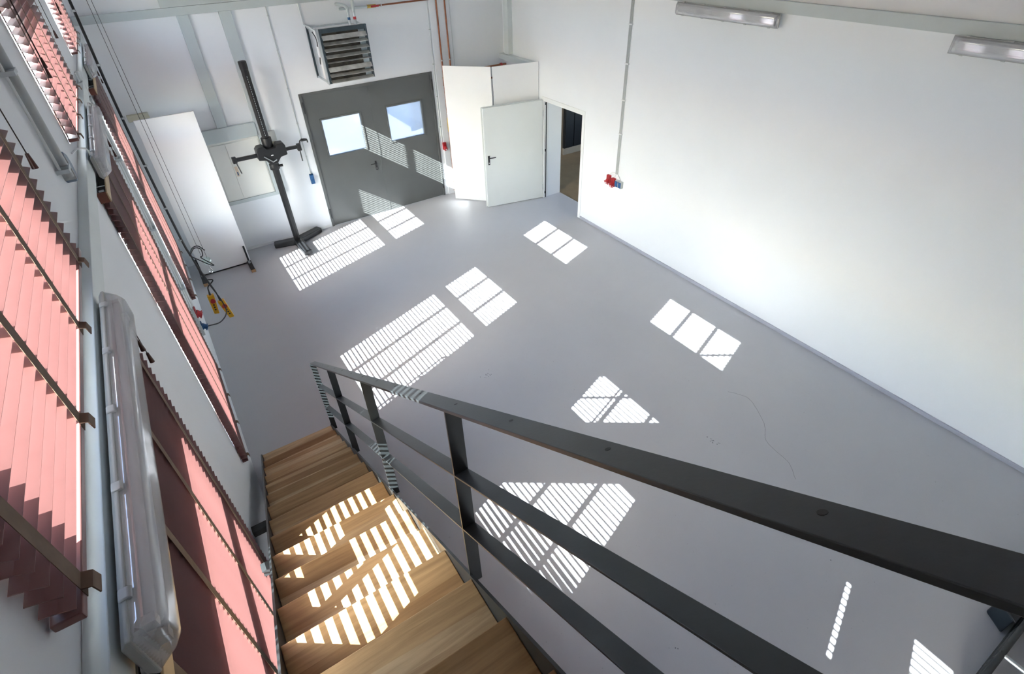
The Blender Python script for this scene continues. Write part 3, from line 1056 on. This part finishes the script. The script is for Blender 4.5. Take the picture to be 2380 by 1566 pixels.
tag(MB().box(0.13, 0.43, FY - 0.07, FY, 2.60, 2.70).build('junction_box', 'cream_box', bevel=0.008), 'small cream box on the far wall behind the white panel', 'box')

# cream hatch
ht = thing('wall_hatch', (1.49, FY, 1.0), 'cream two-leaf wall hatch under the grey lintel', 'hatch')
MB().box(1.065, 1.905, FY - 0.02, FY - 0.002, 1.0, 2.05).build('hatch_frame', 'hatch_cream', ht, bevel=0.003)
MB().box(1.085, 1.336, FY - 0.032, FY - 0.02, 1.02, 2.0).build('hatch_leaf', 'hatch_cream', ht, bevel=0.003)
lf = MB().box(1.342, 1.885, FY - 0.032, FY - 0.02, 1.02, 2.0).build('hatch_leaf', 'hatch_cream', ht, bevel=0.003)
MB().box(1.36, 1.41, FY - 0.036, FY - 0.032, 1.42, 1.60).build('latch_plate', 'label_cream', lf)
MB().box(1.375, 1.393, FY - 0.040, FY - 0.036, 1.44, 1.50).build('latch', 'blue_plastic', lf)

# wall boxes behind the stand
bx = thing('switch_box', (2.10, FY, 1.70), 'grey and cream switch box behind the black stand', 'switch')
MB().box(2.02, 2.20, FY - 0.07, FY, 1.90, 2.08).build('box_upper', 'grey_plastic', bx, bevel=0.006)
MB().box(2.0, 2.18, FY - 0.08, FY, 1.70, 1.885).build('box_lower', 'cream_box', bx, bevel=0.006)
so = thing('wall_socket', (2.02, FY, 1.04), 'small blue socket half hidden behind the black stand', 'socket')
MB().box(1.99, 2.06, FY - 0.06, FY - 0.0, 1.03, 1.14).build('socket_body', 'blue_plastic', so, bevel=0.006)
MB().box(1.995, 2.055, FY - 0.075, FY - 0.06, 1.045, 1.10).build('socket_lid', 'blue_plastic', so, bevel=0.004)

cw = thing('socket_conduit', (2.63, FY, 0.96), 'thin grey conduit down to a blue socket left of the double door', 'conduit')
MB().cyl((2.63, FY - 0.012, 1.16), (2.63, FY - 0.012, 3.93), 0.008, 8).build('pipe', 'grey_plastic', cw, smooth=True)
for z in (1.5, 2.1, 2.7, 3.3, 3.8):
    MB().box(2.617, 2.643, FY - 0.022, FY, z - 0.008, z + 0.008).build('pipe_clamp', 'grey_plastic', cw)
b_ = MB().box(2.59, 2.66, FY - 0.05, FY, 0.97, 1.16).build('socket_body', 'blue_plastic', cw, bevel=0.005)
MB().box(2.595, 2.655, FY - 0.06, FY - 0.05, 1.075, 1.15).build('socket_lid', 'blue_plastic', b_, bevel=0.003)
MB().box(2.595, 2.655, FY - 0.06, FY - 0.05, 0.98, 1.055).build('socket_lid', 'blue_plastic', b_, bevel=0.003)

# black studio stand
ss = thing('studio_stand', (1.985, 10.30, 0), 'tall black studio stand with cross arm and three-legged base', 'stand')
base_c = Vector((1.985, 10.28, 0))


def leg(dirv, length, w0, w1, h):
    d = Vector((dirv[0], dirv[1], 0)).normalized()
    s_ = Vector((-d.y, d.x, 0))
    a = base_c
    b = base_c + d * length
    i = [a - s_ * w0, a + s_ * w0, b + s_ * w1, b - s_ * w1]
    top = [Vector((p.x, p.y, h)) for p in i]
    top[2].z = top[3].z = h * 0.92
    mb = MB()
    mb.quadbox([Vector((p.x, p.y, 0.012)) for p in i] + top)
    return mb


for dv, L_ in (((-0.98, 0.20), 0.44), ((0.95, 0.45), 0.56), ((0.05, -1.0), 0.62)):
    g = leg(dv, L_, 0.085, 0.075, 0.115).build('leg', 'stand_black', ss, bevel=0.018, seg=3)
    d = Vector((dv[0], dv[1], 0)).normalized()
    e = base_c + d * (L_ - 0.06)
    MB().cyl((e.x, e.y, 0.0), (e.x, e.y, 0.014), 0.03, 12).build('foot_pad', 'black_plastic', g)
cx_, cy_ = 1.985, 10.30
octo = [(cx_ + 0.060 * math.cos(a), cy_ + 0.060 * math.sin(a)) for a in [math.pi / 8 + i * math.pi / 4 for i in range(8)]]
MB().prism(octo, 'z', 0.10, 3.22).build('column', 'stand_black', ss, bevel=0.004)
MB().prism([(cx_ + (x - cx_) * 1.12, cy_ + (y - cy_) * 1.12) for x, y in octo], 'z', 3.14, 3.265).build('column_cap', 'stand_black', ss, bevel=0.012, seg=2)
for k in range(26):
    MB().box(cx_ - 0.004, cx_ + 0.004, cy_ - 0.0575, cy_ - 0.050, 2.10 + k * 0.037, 2.122 + k * 0.037).build('rack_tooth', 'steel_grey', ss)
MB().cyl((cx_, cy_, 1.50), (cx_, cy_, 1.60), 0.085, 16).build('lower_collar', 'stand_black', ss, smooth=True, bevel=0.008)
MB().cyl((cx_ + 0.08, cy_ - 0.03, 1.55), (cx_ + 0.14, cy_ - 0.04, 1.55), 0.022, 12).build('lock_knob', 'black_plastic', ss, smooth=True)
MB().cyl((cx_, cy_, 1.86), (cx_, cy_, 2.06), 0.088, 16).build('upper_collar', 'stand_black', ss, smooth=True, bevel=0.01)
cr_ = MB()
cr_.prism([(cx_ - 0.235, 1.73), (cx_ - 0.235, 1.90), (cx_ - 0.19, 1.945), (cx_ - 0.10, 1.95), (cx_ - 0.06, 1.90), (cx_ + 0.09, 1.90), (cx_ + 0.13, 1.95), (cx_ + 0.24, 1.945), (cx_ + 0.26, 1.90), (cx_ + 0.26, 1.74), (cx_ + 0.14, 1.72), (cx_ + 0.05, 1.62), (cx_ - 0.06, 1.62), (cx_ - 0.12, 1.71)], 'y', cy_ - 0.13, cy_ + 0.07)
cg = cr_.build('carriage', 'stand_black', ss, bevel=0.012, seg=2)
MB().box(cx_ - 0.02, cx_ + 0.02, cy_ - 0.134, cy_ - 0.13, 1.775, 1.79).build('name_plate', 'white_plastic', cg)
MB().tube([(cx_ - 0.14, cy_ - 0.15, 1.79), (cx_ - 0.02, cy_ - 0.17, 1.68), (cx_ + 0.05, cy_ - 0.15, 1.70)], 0.010, 8).build('crank_lever', 'galvanised', cg, smooth=True)
MB().box(cx_ - 0.60, cx_ - 0.23, cy_ - 0.075, cy_ - 0.025, 1.775, 1.835).build('cross_arm', 'stand_black', ss, bevel=0.006)
MB().box(cx_ + 0.255, cx_ + 0.50, cy_ - 0.075, cy_ - 0.025, 1.785, 1.84).build('cross_arm', 'stand_black', ss, bevel=0.006)
e1 = MB().box(cx_ - 0.645, cx_ - 0.575, cy_ - 0.09, cy_ - 0.01, 1.755, 1.86).build('arm_end', 'stand_black', ss, bevel=0.010)
MB().cyl((cx_ - 0.60, cy_ - 0.09, 1.78), (cx_ - 0.575, cy_ - 0.16, 1.60), 0.010, 8).build('clamp_lever', 'black_plastic', e1, smooth=True)
e2 = MB().box(cx_ + 0.46, cx_ + 0.53, cy_ - 0.09, cy_ - 0.01, 1.74, 1.86).build('arm_end', 'stand_black', ss, bevel=0.010)
MB().cyl((cx_ + 0.49, cy_ - 0.09, 1.76), (cx_ + 0.475, cy_ - 0.15, 1.58), 0.010, 8).build('clamp_lever', 'black_plastic', e2, smooth=True)
MB().tube(smooth_path([(cx_ + 0.52, cy_ - 0.05, 1.83), (cx_ + 0.54, cy_ - 0.05, 1.90), (cx_ + 0.60, cy_ - 0.05, 1.92), (cx_ + 0.66, cy_ - 0.05, 1.90), (cx_ + 0.665, cy_ - 0.06, 1.85)], 5), 0.012, 8).build('hook_arm', 'black_plastic', e2, smooth=True)
MB().cyl((cx_ + 0.56, cy_ - 0.07, 1.915), (cx_ + 0.66, cy_ - 0.07, 1.905), 0.026, 12, 0.02).build('camera_plate', 'black_plastic', e2, smooth=True)

# heater unit above the double door
ha_ = thing('air_heater', (3.63, 10.3, 2.77), 'wall-mounted metal air heater with open louvres above the double door', 'heater')
hx0, hx1, hz0, hz1, hy0, hy1 = 3.225, 4.045, 2.775, 3.60, 10.02, 10.34
hb = MB().box(hx0 + 0.01, hx1 - 0.01, hy0 + 0.03, hy1, hz0 + 0.01, hz1 - 0.01).build('heater_case', 'panel_white', ha_, bevel=0.004)
fr = MB()
t = 0.04
fr.box(hx0, hx0 + t, hy0, hy0 + 0.05, hz0, hz1).box(hx1 - t, hx1, hy0, hy0 + 0.05, hz0, hz1)
fr.box(hx0 + t, hx1 - t, hy0, hy0 + 0.05, hz0, hz0 + t).box(hx0 + t, hx1 - t, hy0, hy0 + 0.05, hz1 - t * 1.6, hz1)
fr.build('front_frame', 'heater_frame', ha_, bevel=0.003)
MB().box(hx0 - 0.012, hx0, hy0 - 0.005, hy1 - 0.2, hz0 - 0.01, hz1 + 0.005).build('side_flange', 'galvanised', ha_)
MB().box(hx0 + 0.03, hx1 - 0.03, hy0 + 0.026, hy0 + 0.032, hz0 + 0.03, hz1 - 0.03).build('grille_back', 'heater_dark', ha_)
MB().box(hx1 - 0.15, hx1 - 0.045, hy0 + 0.018, hy0 + 0.026, hz0 + 0.045, hz1 - 0.07).build('liner_plate', 'heater_tray', ha_)
nl = 8
for k in range(nl):
    z = hz1 - 0.115 - k * (hz1 - hz0 - 0.16) / (nl - 1)
    ang = math.radians(-24 if k not in (4,) else -2)
    if k == 0 or k == 5:
        ang = math.radians(-48)
    d_ = Vector((0, -math.cos(ang), math.sin(ang)))
    n_ = Vector((0, math.sin(ang), math.cos(ang)))
    MB().obox(Vector(((hx0 + hx1) / 2, hy0 - 0.01, z)) + d_ * 0.02, ((hx1 - hx0) / 2 - 0.03, 0, 0), d_ * 0.042, n_ * 0.0025).build('louvre', 'louver_metal', ha_)
for z in (3.56,):
    MB().box(hx0 - 0.03, hx1 - 0.1, FY - 0.035, FY, z - 0.02, z + 0.02).build('wall_rail', 'galvanised', ha_)
MB().box(hx0 - 0.045, hx0 - 0.015, FY - 0.035, FY, hz0 + 0.02, 3.60).build('wall_rail', 'heater_frame', ha_)
for z in (hz0 + 0.04, 3.58):
    MB().box(hx0 - 0.04, hx0 - 0.012, hy0 + 0.05, FY, z - 0.012, z + 0.012).build('bracket_arm', 'galvanised', ha_)
    MB().box(hx1 - 0.02, hx1, hy1, FY, z - 0.012, z + 0.012).build('bracket_arm', 'galvanised', ha_)
tb = MB().box(hx0 - 0.04, hx0 - 0.012, hy0 + 0.09, hy0 + 0.19, 3.18, 3.34).build('terminal_box', 'white_plastic', ha_, bevel=0.006)
MB().tube(smooth_path([(hx0 - 0.03, hy0 + 0.13, 3.34), (hx0 - 0.03, hy0 + 0.12, 3.46), (hx0 - 0.05, hy0 + 0.2, 3.55)]), 0.008).tube(smooth_path([(hx0 - 0.03, hy0 + 0.13, 3.18), (hx0 - 0.05, hy0 + 0.12, 3.08), (hx0 - 0.03, hy0 + 0.2, 3.10), (hx0 - 0.01, hy0 + 0.2, 3.2)]), 0.006).build('cable', 'black_plastic', tb, smooth=True)
hc = MB().tube([(3.14, FY - 0.015, 3.93), (3.155, FY - 0.015, 3.62), (3.18, hy0 + 0.3, 3.60), (3.19, hy0 + 0.06, 3.58), (3.195, hy0 + 0.05, 3.42)], 0.012, 8)
tag(hc.build('heater_conduit', 'pipe_pale', smooth=True), 'pale conduit bending from the far wall onto the heater side', 'conduit')
hp_ = thing('heater_pipework', (4.2, 10.4, 3.6), 'valves and supply pipes on top of the heater with a copper run', 'pipe')
MB().cyl((3.83, 10.2, 3.59), (3.83, 10.2, 3.78), 0.022, 12).build('riser', 'galvanised', hp_, smooth=True)
MB().cyl((3.93, 10.2, 3.59), (3.93, 10.2, 3.80), 0.024, 12).build('riser', 'galvanised', hp_, smooth=True)
MB().cyl((3.83, 10.2, 3.66), (3.83, 10.2, 3.70), 0.0235, 12).build('blue_band', 'blue_plastic', hp_)
MB().cyl((3.93, 10.2, 3.66), (3.93, 10.2, 3.70), 0.0255, 12).build('red_band', 'red_plastic', hp_)
MB().tube(smooth_path([(3.83, 10.2, 3.76), (3.83, 10.22, 3.84), (3.78, 10.38, 3.87), (3.75, 10.5, 3.87)], 6), 0.026, 10).build('elbow', 'steel_grey', hp_, smooth=True)
MB().tube(smooth_path([(3.93, 10.2, 3.78), (3.93, 10.22, 4.02), (3.80, 10.35, 4.10), (3.70, 10.50, 4.12)], 6), 0.026, 10).build('elbow', 'steel_grey', hp_, smooth=True)
MB().cyl((3.80, 10.54, 3.79), (4.45, 10.54, 3.78), 0.020, 10).build('supply_pipe', 'steel_grey', hp_, smooth=True)
MB().cyl((4.45, 10.54, 3.78), (5.62, 10.54, 3.79), 0.014, 10).build('copper_pipe', 'copper', hp_, smooth=True)
MB().cyl((4.30, 10.54, 3.782), (4.46, 10.54, 3.78), 0.027, 12).build('valve_body', 'brass', hp_, smooth=True)
MB().box(4.36, 4.50, 10.49, 10.51, 3.765, 3.795).build('valve_lever', 'red_plastic', hp_, bevel=0.004)
MB().cyl((4.55, 10.54, 3.78), (4.57, 10.54, 3.78), 0.022, 10).build('pipe_clamp', 'steel_bright', hp_)

# copper risers
cpz = thing('copper_risers', (5.7, FY - 0.06, 1.0), 'pair of vertical copper pipes right of the double door', 'pipe')
MB().cyl((5.64, FY - 0.06, 0.05), (5.64, FY - 0.06, 4.0), 0.0155, 12).build('copper_pipe', 'copper', cpz, smooth=True)
MB().cyl((5.815, FY - 0.06, 0.05), (5.815, FY - 0.06, 4.0), 0.0155, 12).build('copper_pipe', 'copper', cpz, smooth=True)
for x in (5.64, 5.815):
    for z in (2.75, 1.75):
        MB().cyl((x, FY - 0.06, z - 0.012), (x, FY - 0.06, z + 0.012), 0.024, 12).build('pipe_clamp', 'steel_bright', cpz)
MB().cyl((5.64, FY - 0.06, 2.28), (5.64, FY - 0.06, 2.45), 0.022, 12).build('tee_fitting', 'copper', cpz, smooth=True)
MB().cyl((5.64, FY - 0.06, 2.36), (5.70, FY - 0.08, 2.36), 0.018, 10).build('tee_branch', 'copper', cpz, smooth=True)
MB().cyl((5.64, FY - 0.06, 1.38), (5.64, FY - 0.06, 1.66), 0.022, 12).build('brass_valve', 'brass', cpz, smooth=True)
pv = MB().box(5.70, 5.73, FY - 0.10, FY - 0.07, 2.345, 2.375).build('valve_tap', 'red_plastic', cpz)
cv = thing('socket_conduit', (5.47, FY, 1.0), 'thin pale conduit down to a red socket beside the copper pipes', 'conduit')
MB().cyl((5.47, FY - 0.012, 1.18), (5.47, FY - 0.012, 3.93), 0.010, 8).build('pipe', 'pipe_pale', cv, smooth=True)
for z in (1.5, 2.1, 2.7, 3.3):
    MB().box(5.455, 5.485, FY - 0.025, FY, z - 0.008, z + 0.008).build('pipe_clamp', 'grey_plastic', cv)
cee_socket(cv, (5.50, FY - 0.03, 1.10), (0, -1, 0), (0, 0, 1), 0.075, 0.15, 'red_plastic')
c2 = MB().cyl((5.935, FY - 0.012, 0.0), (5.935, FY - 0.012, 3.93), 0.009, 8)
tag(c2.build('corner_conduit', 'pipe_pale', smooth=True), 'thin pale conduit on the right edge of the pilaster', 'conduit')
c3 = thing('corner_pipes', (6.5, FY - 0.08, 2.3), 'two dark red pipes crossing the corner behind the partition', 'pipe')
MB().cyl((5.9, FY - 0.10, 2.50), (7.10, FY - 0.10, 2.50), 0.020, 10).build('pipe', 'copper', c3, smooth=True)
MB().cyl((5.9, FY - 0.10, 2.28), (7.10, FY - 0.10, 2.28), 0.020, 10).build('pipe', 'copper', c3, smooth=True)
for z in (2.5, 2.28):
    MB().cyl((6.96, FY - 0.10, z), (7.0, FY - 0.10, z), 0.034, 12).build('collar', 'red_plastic', c3)
    MB().cyl((6.22, FY - 0.10, z), (6.24, FY - 0.10, z), 0.03, 12).build('pipe_clamp', 'steel_bright', c3)

# partition panels in the corner
a = Vector((5.50, 10.255, 0))
b = Vector((6.16, 9.55, 0))
u = (b - a).normalized()
nn = Vector((-u.y, u.x, 0))
pl = MB().obox((a + b) / 2 + Vector((0, 0, 1.365)), u * (b - a).length / 2, nn * 0.011, Vector((0, 0, 1.355)))
tag(pl.build('partition_panel', 'panel_white', bevel=0.002), 'full-height white partition panel angled beside the copper pipes', 'panel', 'corner partition panels')
a = Vector((6.17, 9.535, 0))
b = Vector((7.105, 9.325, 0))
u = (b - a).normalized()
nn = Vector((-u.y, u.x, 0))
c = (a + b) / 2
pr = MB()
h0 = 1.365
lean = 0.055
# slightly skewed left edge leaves a wedge-shaped gap
p4 = [a + u * lean, b, b, a]
vs = []
for s_ in (-0.011, 0.011):
    vs += [a + u * 0.10 + nn * s_ + Vector((0, 0, 0.01)), b + nn * s_ + Vector((0, 0, 0.01)), b + nn * s_ + Vector((0, 0, 2.72)), a + u * 0.004 + nn * s_ + Vector((0, 0, 2.72))]
pr.quadbox(vs)
tag(pr.build('partition_panel', 'panel_white', bevel=0.002), 'white partition panel behind the open door leaf, meeting the right wall', 'panel', 'corner partition panels')

# ------------------------------------------------------------------ right wall sockets
rs = thing('socket_drop', (RX, 6.9, 1.0), 'grey conduits dropping to red and blue sockets on the right wall', 'conduit')
for k, dy in enumerate((0.0, 0.022, 0.044)):
    MB().cyl((RX - 0.010, 6.86 + dy, 1.24), (RX - 0.010, 6.86 + dy, 3.975), 0.0085, 8).build('pipe', 'grey_plastic', rs, smooth=True)
for z in (1.95, 2.5, 3.05, 3.6):
    MB().box(RX - 0.024, RX, 6.84, 6.925, z - 0.009, z + 0.009).build('pipe_clamp', 'white_plastic', rs)
cee_socket(rs, (RX, 7.06, 1.10), (-1, 0, 0), (0, 0, 1), 0.085, 0.15, 'red_plastic')
cee_socket(rs, (RX, 6.93, 1.08), (-1, 0, 0), (0, 0, 1), 0.085, 0.15, 'red_plastic')
for y in (6.82, 6.735):
    b_ = MB().box(RX - 0.055, RX, y - 0.038, y + 0.038, 1.03, 1.15).build('socket_body', 'grey_plastic', rs, bevel=0.005)
    MB().box(RX - 0.068, RX - 0.055, y - 0.032, y + 0.032, 1.04, 1.14).build('socket_lid', 'blue_plastic', b_, bevel=0.003)
MB().tube(smooth_path([(RX - 0.012, 6.86, 1.25), (RX - 0.012, 6.80, 1.20), (RX - 0.012, 6.76, 1.15)], 6), 0.006).tube(smooth_path([(RX - 0.012, 6.904, 1.25), (RX - 0.012, 7.0, 1.24), (RX - 0.012, 7.06, 1.18)], 6), 0.006).tube([(RX - 0.012, 6.884, 1.25), (RX - 0.012, 6.93, 1.16)], 0.006).build('feed_cable', 'white_plastic', rs, smooth=True)

# ------------------------------------------------------------------ dark rack at the lower right
rk = thing('dark_rack', (5.0, -0.95, 0), 'dark tubular rack on the floor at the lower right corner', 'rack')
for z in (0.05, 0.16, 0.27):
    for y in (-0.58, -0.82, -1.2):
        MB().cyl((4.15, y, z), (6.2, y, z), 0.022, 10).build('rail_tube', 'black_steel', rk, smooth=True)
for x in (4.25, 4.62, 5.0, 5.37, 5.75, 6.1):
    MB().cyl((x, -0.58, 0.27), (x, -1.2, 0.27), 0.018, 10).build('cross_tube', 'galvanised', rk, smooth=True)
    MB().cyl((x, -0.58, 0.0), (x, -0.58, 0.29), 0.018, 10).build('upright', 'black_steel', rk, smooth=True)
    MB().cyl((x, -1.2, 0.0), (x, -1.2, 0.29), 0.018, 10).build('upright', 'black_steel', rk, smooth=True)
bn = thing('dark_bin', (5.75, -0.45, 0), 'low dark navy container with pointed corner beside the tubular rack', 'bin')
MB().prism([(5.02, -0.53), (5.12, -0.375), (5.32, -0.41), (6.2, -0.43), (6.2, -0.53)], 'z', 0.0, 0.23).build('container', 'navy_dark', bn, bevel=0.02, seg=3)
MB().prism([(5.0, -0.54), (5.11, -0.365), (5.32, -0.40), (6.21, -0.42), (6.21, -0.54)], 'z', 0.23, 0.25).build('rim', 'black_plastic', bn, bevel=0.008)

# ------------------------------------------------------------------ floor wear: hairline crack and pock marks


def floor_child(mb, name, mat, kind=None):
    o = mb.build(name, mat)
    o.location = Vector(o.location) - Vector(floor.location)
    o.parent = floor
    if kind:
        o['kind'] = kind
    return o


cr_pts = smooth_path(CRACK, 6)
ck = MB()
for i in range(len(cr_pts) - 1):
    p, q = Vector(cr_pts[i]), Vector(cr_pts[i + 1])
    j = Vector((random.uniform(-1, 1), random.uniform(-1, 1), 0)) * 0.004
    d = (q - p)
    n_ = Vector((-d.y, d.x, 0)).normalized() * 0.0018
    ck.quadbox([p - n_ + Vector((0, 0, 0.0)), p + n_, q + n_ + j, q - n_ + j] + [v + Vector((0, 0, 0.0006)) for v in (p - n_, p + n_, q + n_ + j, q - n_ + j)])
floor_child(ck, 'crack', 'crack_grey')
pk = MB()
for cx0, cy0, n0, sp in POCKS:
    for k in range(n0):
        x = cx0 + random.gauss(0, sp)
        y = cy0 + random.gauss(0, sp)
        pk.cyl((x, y, 0), (x, y, 0.0005), random.uniform(0.003, 0.008), 7)
floor_child(pk, 'pock_marks', 'crack_grey', 'stuff')

# blue container standing outside the double door
bc = thing('blue_container', (8.2, 19.0, -0.22), 'blue container outside, glimpsed through the right door pane', 'container')
MB().box(7.0, 9.35, 16.0, 22.0, -0.1, 2.4).build('container_body', 'container_blue', bc)
for k in range(12):
    x = 7.05 + k * 0.195
    MB().box(x, x + 0.09, 15.96, 16.0, 0.0, 2.3).build('rib', 'container_blue', bc)
for x in (7.0, 9.23):
    MB().box(x, x + 0.12, 15.94, 16.0, -0.22, 2.42).build('corner_post', 'container_blue', bc)
